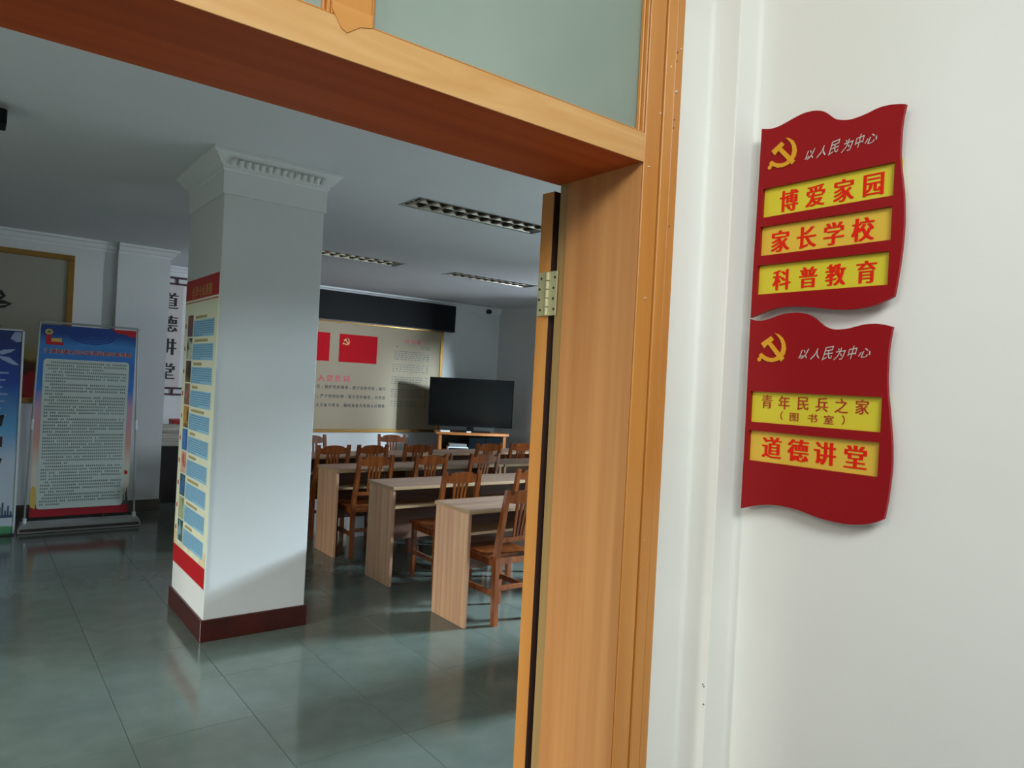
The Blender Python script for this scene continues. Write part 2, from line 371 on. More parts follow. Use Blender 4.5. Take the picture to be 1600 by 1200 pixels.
# mullion with its carved foot
mx0, mx1 = 0.462, 0.536
MB().box(mx0, mx1, FY + .001, YB - .1, ZT, 2.66, .0015).build('mullion', M['oak'], df)
MB().prism([(mx0, ZT + .02), (mx1, ZT + .02), (mx1, ZT - .001), (mx1 - .022, ZT - .007), (mx1 - .045, ZT - .024), (mx1 - .056, ZT - .02), (mx0, ZT + .008)], FY - .0022, FY + .0008, 'y').build('mullion_foot', M['oak_h'], df)
# glass and beads
for k, (a0, a1) in enumerate(((XO, mx0), (mx1, XI))):
    MB().box(a0 + .001, a1 - .001, 1.170, 1.176, ZT + .001, 2.658).build('glass_pane', M['frosted'], df)
    for q, (d0, d1, yy, hh) in enumerate(((.0003, .006, FY + .003, 0), (.0064, .011, FY + .012, 0))):
        b0, b1, c0, c1 = a0 + d0, a1 - d0, ZT + (d0 * .7), 2.66 - d0
        t_ = d1 - d0
        for q4 in ((b0, b0 + t_, c0, c1), (b1 - t_, b1, c0, c1), (b0 + t_, b1 - t_, c0, c0 + t_ * .7), (b0 + t_, b1 - t_, c1 - t_, c1)):
            MB().box(q4[0], q4[1], yy, 1.1695, q4[2], q4[3], .0015).build('glazing_bead', M['oak'], df)


# door leaf swung right back against the room side of the wall
dl = bpy.data.objects.new('door_2', None); COL.objects.link(dl); struct(dl)
dl.location = (XI + .003, YB + .024, 0.012); dl.rotation_euler = (0, 0, math.radians(4))
MB().box(0, .82, 0.0015, .047, 0, 2.078, .0006).build('leaf', M['oak'], dl)
MB().box(0.0005, .82, -.001, .0013, 0, 2.078).build('leaf_back_skin', M['dark_brown'], dl)  # thin dark brown skin on the side facing the wall
b = MB(); b.box(.09, .73, .0472, .056, 1.15, 1.95, .004); b.box(.09, .73, .0472, .056, .2, 1.0, .004); b.build('leaf_panel', M['oak'], dl)
b = MB(); b.tube((.76, .047, 1.0), (.76, .09, 1.0), .009); b.tube((.76, .085, 1.0), (.66, .085, 1.0), .008); b.build('door_handle', M['grey_metal'], dl)
# butt hinges (upper one in view, lower one near the floor)
for hz in (1.75, 0.25):
    h = bpy.data.objects.new('hinge', None); COL.objects.link(h); h.parent = df; h.location = (XI, 0, hz)
    MB().box(-.0025, -.0003, YB - .011, YB + .0225, 0, .12, .0008).build('hinge_plate', M['brass'], h)
    MB().box(-.0025, -.0003, YB + .029, YB + .068, 0, .12, .0008).build('hinge_plate', M['brass'], h)
    b = MB()
    for k in range(5): b.tube((-.004, YB + .0258, .001 + .0238 * k), (-.004, YB + .0258, .0225 + .0238 * k), .0065, 12)
    b.build('hinge_barrel', M['brass'], h)
    for k in range(4):
        for yy in (YB - .002 + (.004 if k in (1, 2) else 0), YB + .050 + (.004 if k in (0, 3) else .010)):
            MB().tube((-.0032, yy, .017 + .0287 * k), (-.0024, yy, .017 + .0287 * k), .0038, 10).build('screw', M['screw'], h)

# ------------------------------------------------------------------ signs on the corridor wall
S1 = [(1.0289, 2.2238), (1.007, 2.2182), (0.9858, 2.2177), (0.9652, 2.2219), (0.9423, 2.228), (0.9197, 2.2325), (0.8974, 2.2322), (0.8808, 2.2284), (0.867, 2.2221), (0.8558, 2.2126), (0.8447, 2.202), (0.8339, 2.1953), (0.8181, 2.1899), (0.8003, 2.1877), (0.7829, 2.1892), (0.766, 2.192), (0.7493, 2.196), (0.7329, 2.1975), (0.7142, 2.1958), (0.6981, 2.1925), (0.6874, 2.1888), (0.6905, 2.1738), (0.6937, 2.1488), (0.6944, 2.1183), (0.6942, 2.0899), (0.6916, 2.061), (0.6875, 2.032), (0.6831, 2.0029), (0.6805, 1.968), (0.6792, 1.9327), (0.6801, 1.8977), (0.6826, 1.8581), (0.6873, 1.8163), (0.6914, 1.786), (0.6981, 1.7822), (0.7161, 1.7745), (0.7393, 1.7674), (0.7682, 1.7636), (0.793, 1.763), (0.8239, 1.7653), (0.8558, 1.77), (0.8888, 1.7747), (0.9227, 1.7771), (0.9516, 1.7765), (0.9811, 1.7713), (1.0082, 1.763), (1.0327, 1.755), (1.0328, 1.8895), (1.0309, 2.0006)]
S2 = [(1.0335, 1.7518), (1.0166, 1.7472), (0.998, 1.7471), (0.974, 1.7523), (0.9507, 1.7594), (0.9304, 1.7619), (0.9048, 1.7618), (0.8851, 1.7577), (0.8682, 1.7492), (0.8541, 1.7383), (0.8402, 1.7276), (0.8241, 1.7213), (0.8085, 1.7196), (0.7883, 1.7205), (0.7686, 1.7248), (0.7493, 1.7288), (0.7279, 1.7295), (0.7091, 1.7269), (0.6911, 1.7215), (0.694, 1.7016), (0.6967, 1.6733), (0.6973, 1.6402), (0.6968, 1.6118), (0.6945, 1.5836), (0.6898, 1.5508), (0.6851, 1.5159), (0.6811, 1.481), (0.6793, 1.4591), (0.6786, 1.4311), (0.6799, 1.3982), (0.6834, 1.3555), (0.6888, 1.3174), (0.704, 1.3082), (0.7224, 1.3007), (0.7437, 1.2952), (0.7681, 1.2921), (0.7985, 1.2918), (0.8299, 1.2941), (0.857, 1.2989), (0.8848, 1.3036), (0.9132, 1.3053), (0.9423, 1.3046), (0.9719, 1.3002), (1.0022, 1.2918), (1.0326, 1.2809), (1.0325, 1.3764), (1.0319, 1.446)]
SICK = [(0.9616, 2.1846), (0.9512, 2.1813), (0.9406, 2.1728), (0.9333, 2.1604), (0.9305, 2.1465), (0.9327, 2.1337), (0.9393, 2.1245), (0.9505, 2.1175), (0.965, 2.1144), (0.98, 2.1165), (0.9939, 2.1241), (0.9957, 2.1176), (1.001, 2.1154), (1.0049, 2.1195), (1.004, 2.1249), (0.9992, 2.1266), (1.0014, 2.1325), (0.9947, 2.1366), (0.9837, 2.1287), (0.9715, 2.1247), (0.9597, 2.1249), (0.9498, 2.1308), (0.9436, 2.1388), (0.9413, 2.1489), (0.9428, 2.16), (0.9477, 2.1705), (0.9555, 2.1791)]
HAM = [(0.9969, 2.1603), (0.9749, 2.1743), (0.9715, 2.1773), (0.9634, 2.1697), (0.9655, 2.1653), (0.9701, 2.1631), (0.9327, 2.123), (0.9409, 2.1157), (0.9778, 2.1573), (0.9872, 2.148)]
SX = 1.535                                   # front face of the signs; the wall is 33 mm behind
def filled(name, loops, x0, x1, mat, parent, origin, smooth_first=True):
    """outline (with holes) in the y-z plane, filled and given thickness along x"""
    cu = bpy.data.curves.new(name, 'CURVE'); cu.dimensions = '2D'; cu.fill_mode = 'BOTH'; cu.extrude = abs(x1 - x0) / 2; cu.resolution_u = 3
    for lp in loops:
        sp = cu.splines.new('POLY'); sp.points.add(len(lp) - 1); sp.use_cyclic_u = True
        for q, (y, z) in enumerate(lp): sp.points[q].co = (-y, z, 0, 1)
    o = bpy.data.objects.new('tmp', cu); COL.objects.link(o); bpy.context.view_layer.update()
    me = bpy.data.meshes.new_from_object(o.evaluated_get(bpy.context.evaluated_depsgraph_get())); bpy.data.objects.remove(o)
    xm = (x0 + x1) / 2
    vs_ = [(xm - v.co.z - origin[0], -v.co.x - origin[1], v.co.y - origin[2]) for v in me.vertices]
    fs_ = [tuple(p.vertices) for p in me.polygons]; bpy.data.meshes.remove(me)
    return obj(name, vs_, fs_, mat, parent)
def rc(y0, y1, z0, z1): return [(y1, z1), (y0, z1), (y0, z0), (y1, z0)]
def smooth_loop(P, corners, n=3):
    """Catmull-Rom through the outline, keeping the listed corners sharp"""
    N = len(P); out = []
    for i in range(N):
        p1, p2 = P[i], P[(i + 1) % N]
        p0 = P[i - 1] if i not in corners else p1
        p3 = P[(i + 2) % N] if (i + 1) % N not in corners else p2
        for k in range(n):
            t = k / n
            out.append(tuple(0.5 * ((2 * p1[a]) + (-p0[a] + p2[a]) * t + (2 * p0[a] - 5 * p1[a] + 4 * p2[a] - p3[a]) * t * t + (-p0[a] + 3 * p1[a] - 3 * p2[a] + p3[a]) * t ** 3) for a in (0, 1)))
    return out
def make_sign(label, outline, corners, slots, z_em, slogan, texts, tab=None):
    O = (SX, 0.86, min(p[1] for p in outline))
    t = thing('wall_sign', label, 'sign', O, 0, None)
    L = lambda P: [(y, z) for y, z in P]
    filled('plate', [smooth_loop(outline, corners)] + [rc(*s[:4]) for s in slots], SX, SX + .009, M['red'], t, O)
    for s in slots:
        b = MB(); b.box(SX + .0095 - O[0], SX + .0125 - O[0], s[0] - .006 - (.006 if s[4] == 2 else 0) - O[1], s[1] + .006 - O[1], s[2] - .006 - O[2], s[3] + .006 - O[2])
        b.build('insert', M['yellow'] if s[4] != 1 else M['yellow2'], t)
    for y, z in ((.72, outline[0][1] - .06), (1.0, outline[0][1] - .06), (.72, outline[0][1] - .40), (1.0, outline[0][1] - .40)):
        MB().tube((SX + .0126 - O[0], y - O[1], z - O[2]), (XS1 - .0003 - O[0], y - O[1], z - O[2]), .007).build('spacer', M['grey_metal'], t)
    dz, dy = z_em
    em = [(y + dy, z + dz) for y, z in SICK]; hm = [(y + dy, z + dz) for y, z in HAM]
    e = filled('emblem', [em], SX - .0026, SX, M['emblem'], t, O)
    filled('emblem_hammer', [hm], SX - .0034, SX - .0003, M['emblem'], e, O)
    fr = lambda u, v, d: (SX - .0006 - d - O[0], -u - O[1], v - O[2])
    lettering('slogan', [(c, -y, z, w, h) for c, y, z, w, h in slogan], fr, M['silver'], t, bold=.0004, shear=.35, slant=.12)
    f2 = lambda u, v, d: (SX + .009 - d - O[0], -u - O[1], v - O[2])
    for items, ink, bo in texts:
        lettering('lettering', [(c, -y, z, w, h) for c, y, z, w, h in items], f2, M[ink], t, bold=bo)
    return t
def row(s, ys, z, w, h): return [(c, y, z, w, h) for c, y in zip(s, ys)]
slog1 = [('以', .896, 2.130, .026, .026), ('人', .8661, 2.131, .024, .027), ('民', .8378, 2.1335, .026, .034), ('为', .8074, 2.131, .026, .030), ('中', .7813, 2.134, .022, .032), ('心', .7545, 2.133, .028, .024)]
slog2 = [('以', .8855, 1.6645, .026, .026), ('人', .856, 1.665, .024, .027), ('民', .8276, 1.6665, .026, .034), ('为', .8005, 1.665, .026, .030), ('中', .773, 1.668, .022, .032), ('心', .7449, 1.667, .028, .024)]
make_sign('red flag-shaped wall sign, the upper of two, with three yellow panels', S1, {0, 20, 33, 46},
          [(.704, 1.0165, 2.0005, 2.072, 2), (.7045, 1.018, 1.9065, 1.978, 1), (.706, 1.0205, 1.8115, 1.883, 0)], (0, 0), slog1,
          [(row('博爱家园', (.9502, .8838, .8161, .7505), 2.034, .049, .055), 'red_ink', .0023),
           (row('家长学校', (.9674, .9001, .8345, .7686), 1.939, .050, .056), 'red_ink', .0025),
           (row('科普教育', (.9591, .8911, .8255, .7564), 1.8445, .047, .053), 'red_ink', .0023)])
make_sign('red flag-shaped wall sign, the lower of two, with two yellow panels', S2, {0, 18, 31, 44},
          [(.705, 1.0215, 1.498, 1.573, 0), (.706, 1.0205, 1.403, 1.477, 1)], (-.4695, .0012), slog2,
          [(row('青年民兵之家', (.9809, .9352, .8874, .8412, .7956, .7497), 1.5495, .032, .035), 'red_ink_dark', .0009),
           (row('（图书室）', (.9400, .908, .8622, .8235, .7900), 1.517, .026, .022), 'red_ink_dark', .0006),
           (row('道德讲堂', (.9619, .8938, .8285, .7591), 1.4395, .053, .056), 'red_ink', .0025)])

# ------------------------------------------------------------------ poster on the column
X0 = cx0
pt = thing('poster', 'tall poster with red heading and ten blue text blocks, on the column', 'poster', (X0, 4.6, 0.28))
def pf(u, v, d=0.0): return (-.0045 - d, -u - 4.6, v - .28)      # u = -y (left to right as read), v = height
PY0, PY1, PZ0, PZ1 = 4.213, 4.972, .298, 2.113
def pquad(b, y0, y1, z0, z1, d):                                 # y0 > y1 reads left to right
    b.quadz([pf(-y0, z0, d), pf(-y1, z0, d), pf(-y1, z1, d), pf(-y0, z1, d)])
M['pp'] = new_mat('poster_cream', (232, 232, 204), 0.45)
M['pb'] = new_mat('poster_blue_block', (150, 196, 222), 0.45)
M['pl'] = new_mat('poster_blue_print', (104, 152, 188), 0.45)
M['pr'] = new_mat('poster_red', (186, 18, 28), 0.4)
M['gilt'] = new_mat('poster_gold_ink', (206, 170, 84), 0.4)
M['po'] = noise_mat('poster_orange_dunes', (232, 232, 204), (226, 176, 104), (3, 9, 9), 0.45, contrast=(.4, .7))
M['cap'] = new_mat('poster_caption_ink', (176, 160, 110), 0.5)
MB().box(-.004, -.0002, PY0 - 4.6, PY1 - 4.6, PZ0 - .28, PZ1 - .28).build('backing', M['pp'], pt)
for nm, z0, z1 in (('heading_band', 1.985, PZ1), ('footer_band', PZ0, .415), ('heading_line', 1.966, 1.972)):
    b = MB(); pquad(b, PY1, PY0, z0, z1, 0); b.build(nm, M['pr'], pt)
b = MB(); pquad(b, PY1, PY0, .416, .50, 0); b.build('dune_print', M['po'], pt)
lettering('heading', row('全军十大英模', [4.78 - .078 * k for k in range(6)], 2.03, .074, .075), lambda u, v, d: pf(-(-u), v, d + .0006) if False else pf(-u, v, d + .0006), M['gilt'], pt, bold=.002)
pc = [((150, 90, 80), (96, 84, 104)), ((70, 90, 80), (196, 204, 180)), ((110, 90, 60), (60, 50, 46)), ((176, 120, 90), (120, 96, 84)), ((204, 152, 70), (90, 76, 50)),
      ((50, 104, 176), (80, 130, 190)), ((196, 80, 60), (220, 180, 160)), ((54, 110, 168), (60, 84, 84)), ((170, 180, 140), (120, 140, 100)), ((150, 180, 190), (40, 90, 90))]
for k in range(10):
    zc = 1.822 - k * .1442
    b = MB(); pquad(b, 4.885, 4.755, zc - .068, zc + .067, .0004)
    b.build('photo', noise_mat('poster_photo_%d' % k, pc[k][0], pc[k][1], (1, 14, 14), .45, contrast=(.42, .58)), pt)
    b = MB(); pquad(b, 4.74, 4.272, zc - .072, zc + .030, .0003); blk = b.build('text_block', M['pb'], pt)
    rows = []
    for q in range(7):
        v = zc + .018 - q * .0135; u = -4.73 + (.03 if q == 0 else 0)
        while u < -4.285:
            w = random.uniform(.012, .045); rows.append((u, v - .003, min(w, -4.282 - u), .0068)); u += w + random.uniform(.003, .008)
            if q == 6 and u > -4.55: break
    dashes('print_lines', rows, pf, M['pl'], blk, .0008)
    rows = []; u = -4.70
    for q in range((12, 14, 9, 6, 14, 6, 8, 12, 12, 8)[k]): rows.append((u, zc + .040, .017, .017)); u += .022
    dashes('caption', rows, pf, M['cap'], pt, .0004)
    b = MB(); pquad(b, 4.948, 4.922, zc - .014, zc + .014, .0004); b.build('number_tag', M['pr'], pt)

# ------------------------------------------------------------------ far-left framed calligraphy picture
pic = thing('framed_picture', 'large gold-framed calligraphy picture on the far left wall, behind the two banners', 'picture', (-.6, 8.358, 1.12))
pz0, pz1, px0, px1 = 1.13, 2.615, -2.0, .825
def af(u, v, d=0): return (u + .6, -.0125 - d, v - 1.12)
b = MB(); b.box(px0 + .6, px1 + .6, -.03, -.001, pz1 - .055 - 1.12, pz1 - 1.12, .004); b.box(px0 + .6, px1 + .6, -.03, -.001, pz0 - 1.12, pz0 + .055 - 1.12, .004)
b.box(px0 + .6, px0 + .655, -.03, -.001, pz0 + .055 - 1.12, pz1 - .055 - 1.12, .004); b.box(px1 + .545, px1 + .6, -.03, -.001, pz0 + .055 - 1.12, pz1 - .055 - 1.12, .004)
b.build('frame', M['gold'], pic)
m = new_mat('picture_print', (150, 144, 130), .3); N = m.node_tree.nodes; L = m.node_tree.links
tc = N.new('ShaderNodeTexCoord'); sp = N.new('ShaderNodeSeparateXYZ'); cr = N.new('ShaderNodeValToRGB'); no = N.new('ShaderNodeTexNoise'); no.inputs['Scale'].default_value = 7
ad = N.new('ShaderNodeMath'); ad.operation = 'MULTIPLY_ADD'; ad.inputs[1].default_value = .12
L.new(tc.outputs['Object'], sp.inputs[0]); L.new(tc.outputs['Object'], no.inputs['Vector']); L.new(no.outputs[0], ad.inputs[0]); L.new(sp.outputs['Z'], ad.inputs[2]); L.new(ad.outputs[0], cr.inputs[0])
els = cr.color_ramp.elements; els[0].position = .0; els[0].color = (*lin((150, 40, 36)), 1); els[1].position = 1; els[1].color = (*lin((150, 146, 132)), 1)
for p_, c_ in ((.34, (150, 34, 34)), (.37, (74, 34, 22)), (.46, (80, 56, 26)), (.52, (150, 132, 72)), (.66, (156, 148, 122))):
    e = els.new(p_); e.color = (*lin(c_), 1)
L.new(cr.outputs[0], m.node_tree.nodes['Principled BSDF'].inputs['Base Color'])
MB().box(px0 + .655, px1 + .545, -.012, -.0015, pz0 + .055 - 1.12, pz1 - .055 - 1.12).build('picture_print', m, pic)
b = MB()
for P, w0, w1 in (([(.02, 2.14), (.10, 2.175), (.17, 2.19), (.235, 2.185), (.262, 2.15), (.235, 2.125), (.18, 2.105)], .014, .03),
                  ([(-.16, 2.06), (.0, 2.055), (.15, 2.075), (.26, 2.092), (.318, 2.078), (.27, 2.05), (.2, 2.035)], .018, .022),
                  ([(.06, 2.04), (.14, 1.99), (.19, 1.94), (.225, 1.935)], .012, .022),
                  ([(-.12, 1.87), (.02, 1.862), (.14, 1.86), (.215, 1.87), (.24, 1.845)], .012, .032),
                  ([(.02, 2.02), (.07, 1.9), (.04, 1.75), (-.04, 1.66), (-.08, 1.72)], .022, .012),
                  ([(-.3, 2.3), (-.24, 2.22), (-.2, 2.2)], .02, .03), ([(-.12, 2.34), (-.08, 2.26), (-.06, 2.22)], .02, .03), ([(.1, 2.36), (.03, 2.26), (-.0, 2.2)], .024, .01)):
    R_ = ribbon(P, w0, w1); n = len(R_) // 2
    b = MB()
    for i in range(n - 1):
        b.quadz([af(*R_[i]), af(*R_[i + 1]), af(*R_[2 * n - 2 - i]), af(*R_[2 * n - 1 - i])])
    b.build('brush_stroke', M['black'], pic)

# ------------------------------------------------------------------ banners
def grad_mat(name, stops, zmax, rough=.4, xmix=None):
    m = new_mat(name, (100, 100, 100), rough); N = m.node_tree.nodes; L = m.node_tree.links
    tc = N.new('ShaderNodeTexCoord'); sp = N.new('ShaderNodeSeparateXYZ'); dv = N.new('ShaderNodeMath'); dv.operation = 'DIVIDE'; dv.inputs[1].default_value = zmax
    no = N.new('ShaderNodeTexNoise'); no.inputs['Scale'].default_value = 3; ad = N.new('ShaderNodeMath'); ad.operation = 'MULTIPLY_ADD'; ad.inputs[1].default_value = .10
    cr = N.new('ShaderNodeValToRGB')
    L.new(tc.outputs['Object'], sp.inputs[0]); L.new(sp.outputs['Z'], dv.inputs[0]); L.new(tc.outputs['Object'], no.inputs['Vector']); L.new(no.outputs[0], ad.inputs[0]); L.new(dv.outputs[0], ad.inputs[2]); L.new(ad.outputs[0], cr.inputs[0])
    els = cr.color_ramp.elements; els[0].position = stops[0][0]; els[0].color = (*lin(stops[0][1]), 1); els[1].position = stops[-1][0]; els[1].color = (*lin(stops[-1][1]), 1)
    for p_, c_ in stops[1:-1]: e = els.new(p_); e.color = (*lin(c_), 1)
    L.new(cr.outputs[0], N['Principled BSDF'].inputs['Base Color'])
    return m
BX, BY = .91, 7.64
bn = thing('banner_stand', 'poster stand with a white text panel on blue, on a wide grey base', 'banner', (BX, BY, 0))
def bf(u, v, d=0): return (u - BX, -.006 - d, v)
b = MB(); b.prism([(-.49, .004), (.49, .004), (.49, .05), (.47, .085), (-.47, .085), (-.49, .05)], -.07, .09, 'y'); b.build('base', M['grey_metal'], bn)
MB().box(-.475, .475, -.072, -.0705, .02, .045).build('base_trim', M['reflector_dark'], bn)
for s in (-1, 1):
    b = MB(); b.tube((s * .44, 0, .085), (s * .395, 0, 1.895), .009, 10)
    b.build('pole', M['grey_metal'], bn)
    MB().tube((s * .44, 0, .085), (s * .438, 0, .13), .017, 12).build('pole_socket', M['white_plastic'], bn)
    MB().tube((s * .4185, 0, .93), (s * .416, 0, 1.02), .014, 12).build('pole_clamp', M['white_plastic'], bn)
b = MB(); b.box(-.36, .385, -.006, .006, 1.893, 1.912, .003); b.box(-.405, -.36, -.01, .01, 1.89, 1.905, .003); b.box(.385, .405, -.01, .01, 1.88, 1.905, .003); b.build('top_rail', M['grey_metal'], bn)
gm = grad_mat('banner_print', [(.10, (168, 26, 40)), (.166, (150, 28, 40)), (.170, (206, 196, 176)), (.35, (206, 202, 184)), (.47, (206, 150, 136)), (.65, (196, 150, 170)), (.73, (60, 120, 196)), (.85, (44, 104, 182)), (.95, (62, 128, 194)), (1.0, (26, 60, 130))], 1.9)
MB().box(.505 - BX, 1.29 - BX, -.005, 0, .135, 1.88).build('print_sheet', gm, bn)
M['panel'] = new_mat('banner_text_panel', (196, 206, 198), .5)
def rrect(u0, u1, v0, v1, r, n=4):
    P = []
    for cx, cy, a in ((u1 - r, v1 - r, 0), (u0 + r, v1 - r, 90), (u0 + r, v0 + r, 180), (u1 - r, v0 + r, 270)):
        P += [(cx + r * math.cos(math.radians(a + 90 * i / n)), cy + r * math.sin(math.radians(a + 90 * i / n))) for i in range(n + 1)]
    return P
b = MB(); b.quadz([bf(u, v, .0005) for u, v in rrect(.553, 1.243, .205, 1.572, .03)]); b.build('text_panel', M['panel'], bn)
rows = []; nr = 46
par = {0, 3, 7, 11, 13, 18, 23, 31, 33, 38, 42}; short = {2, 6, 10, 17, 22, 32, 37, 41, 45}
M['txt'] = new_mat('small_print', (84, 96, 96), .6)
for k in range(nr):
    v = 1.535 - k * .0288; u = .575 + (.035 if k in par else 0); e = random.uniform(.7, 1.05) if k in short else 1.222
    while u < e:
        if random.random() > .06:
            rows.append((u, v, .0115, .004)); rows.append((u + .001, v + .007, .010, .004)); rows.append((u + .0035, v + .001, .004, .015))
        u += .0158
dashes('small_print', rows, bf, M['txt'], bn, .0012)
tt = '仁德镇城东社区基层协商议事规则'
it = [(c, .575 + k * .0468, 1.643, .043, .045) for k, c in enumerate(tt)]
lettering('title_halo', it, lambda u, v, d: bf(u, v, .0006), M['white_plastic'], bn, bold=.006)
lettering('title', it, lambda u, v, d: bf(u, v, .0016 + d), M['pr'], bn, bold=.0009)
def pic1(name, pts, mat, d=.001):
    b = MB(); b.quadz([bf(u, v, d) for u, v in pts]); return b.build(name, mat, bn)
pic1('tower_print', [(.565, 1.70), (.70, 1.70), (.70, 1.725), (.66, 1.725), (.66, 1.745), (.60, 1.745), (.60, 1.79), (.565, 1.79)], M['pr'])
pic1('ribbon_print', [(1.08, 1.88), (1.13, 1.845), (1.2, 1.84), (1.25, 1.815), (1.288, 1.82), (1.288, 1.88)], M['pr'])
pic1('flag_print', [(1.248, .50), (1.275, .50), (1.275, .53), (1.248, .54)], M['pr'])
pic1('skyline_print', [(1.246, .21), (1.288, .21), (1.288, .28), (1.28, .28), (1.28, .37), (1.272, .37), (1.272, .33), (1.263, .33), (1.263, .25), (1.254, .25), (1.254, .30), (1.246, .30)], M['txt'])
pic1('badge_print', [(.585 + .03 * math.cos(a), 1.815 + .026 * math.sin(a)) for a in [2 * math.pi * i / 14 for i in range(14)]], M['gilt'])
pic1('badge_centre', [(.585 + .015 * math.cos(a), 1.815 + .012 * math.sin(a)) for a in [2 * math.pi * i / 10 for i in range(10)]], M['txt'], .0016)
pic1('roof_print', [(.605, 1.728), (.685, 1.728), (.685, 1.763), (.605, 1.758)], M['gilt'], .0016)
pic1('lion_print', [(.507, .23), (.545, .21), (.55, .32), (.54, .40), (.525, .42), (.507, .40)], M['gilt'])
m = new_mat('globe_swirl', (30, 60, 140), .5)
b = MB()
for R_ in (.05, .09, .13, .165):
    n = 28
    for i in range(n):
        a0, a1 = 2 * math.pi * i / n, 2 * math.pi * (i + 1) / n
        P = [bf(.93 + R_ * math.cos(a0), 1.80 + R_ * .42 * math.sin(a0), .001), bf(.93 + R_ * math.cos(a1), 1.80 + R_ * .42 * math.sin(a1), .001),
             bf(.93 + (R_ + .022) * math.cos(a1), 1.80 + (R_ + .022) * .42 * math.sin(a1), .001), bf(.93 + (R_ + .022) * math.cos(a0), 1.80 + (R_ + .022) * .42 * math.sin(a0), .001)]
        b.quadz(P)
b.build('globe_rings', m, bn)

B2 = (.0, 7.60)
b2 = thing('banner_stand', 'blue sky-printed banner with white edging, cut off by the left edge of the photo', 'banner', (B2[0], B2[1], 0))
def cf(u, v, d=0): return (u - B2[0], -.006 - d, v)
gm2 = grad_mat('sky_banner_print', [(.055, (70, 140, 96)), (.10, (84, 150, 104)), (.105, (196, 204, 210)), (.42, (186, 198, 212)), (.58, (96, 160, 206)), (.80, (28, 66, 150)), (.90, (24, 54, 128)), (1.05, (30, 48, 110))], 1.8)
MB().box(-.40, .385, -.005, 0, .012, 1.80).build('print_sheet', gm2, b2)
b = MB(); b.box(.385, .402, -.010, .004, .012, 1.80, .002); b.box(-.417, -.40, -.010, .004, .012, 1.80, .002); b.box(-.40, .385, -.010, .004, 1.80, 1.812, .002); b.build('edging', M['white_plastic'], b2)
b = MB(); b.box(-.42, .40, -.05, .09, .001, .011, .002); b.build('base', M['reflector_dark'], b2)
b = MB()
b.quadz([cf(.20, 1.60, .001), cf(.26, 1.63, .001), (cf(.345, 1.64, .001)), cf(.31, 1.61, .001), cf(.25, 1.585, .001)])
b.quadz([cf(.30, 1.73, .001), cf(.345, 1.70, .001), cf(.378, 1.705, .001), cf(.378, 1.79, .001), cf(.33, 1.79, .001)])
b.quadz([cf(.20, 1.58, .001), cf(.30, 1.565, .001), cf(.375, 1.50, .001), cf(.33, 1.50, .001), cf(.25, 1.54, .001)])
for k in range(7): b.quadz([cf(.12, 1.42 - .062 * k, .001), cf(.30 - .02 * (k % 3), 1.42 - .062 * k, .001), cf(.30 - .02 * (k % 3), 1.434 - .062 * k, .001), cf(.12, 1.434 - .062 * k, .001)])
b.build('cloud_print', new_mat('banner_cloud_ink', (150, 166, 200), .5), b2)
def pic2(name, pts, mat):
    b = MB(); b.quadz([cf(u, v, .001) for u, v in pts]); return b.build(name, mat, b2)
for v0, v1 in ((.96, 1.06), (.62, .68)): pic2('dark_print', [(.10, v0), (.27, v0), (.285, v1), (.2, v1 - .01), (.10, v1)], M['black'])
pic2('purple_print', [(.10, .78), (.28, .78), (.28, .87), (.10, .87)], M['plum'])
P = []
for k in range(9):
    u = .20 + k * .02; h = (.22, .27, .20, .31, .25, .29, .22, .26, .21)[k]; P += [(u, h), (u + .013, h), (u + .013, .18), (u + .02, .18)]
pic2('skyline_print', [(.20, .155)] + P + [(.38, .155)], new_mat('skyline_ink', (70, 84, 110), .5))

# black fixture under the ceiling, left edge
pj = thing('ceiling_unit', 'small black box hanging under the ceiling at the left edge of the photo', 'projector', (-.055, 4.32, 2.66))
MB().box(-.17, .165, -.07, .07, 0.03, .105, .006).build('housing', M['black_panel'], pj)
MB().tube((0, 0, .105), (0, 0, .139), .02).build('ceiling_mount', M['grey_metal'], pj)

# ------------------------------------------------------------------ far wall: hanging board, framed wall panel, black sign box
hb = thing('hanging_board', 'narrow vertical board of black characters with plum lattice ends, between pier and column', 'sign', (1.95, 9.549, 1.2))
def hf(u, v, d=0): return (u - 1.95, -.022 - d, v - 1.2)
MB().box(-.20, .162, -.021, -.001, .10, 1.37, .003).build('board', M['lavender'], hb)
for z0, z1 in ((1.37, 1.47), (0, .10)):
    lt = MB().box(-.22, .20, -.02, -.001, z1 - .024, z1).build('lattice', M['plum'], hb)
    MB().box(-.22, .20, -.02, -.001, z0 + .0002, z0 + .024).build('lattice_rail', M['plum'], lt)
    for x in (-.13, -.02, .09): MB().box(x - .012, x + .012, -.018, -.001, z0 + .0242, z1 - .0242).build('lattice_post', M['plum'], lt)
lettering('lettering', [(c, 1.955, (2.37, 2.085, 1.80, 1.50)[k], .22, .22) for k, c in enumerate('道德讲堂')], hf, M['black'], hb, bold=.008)

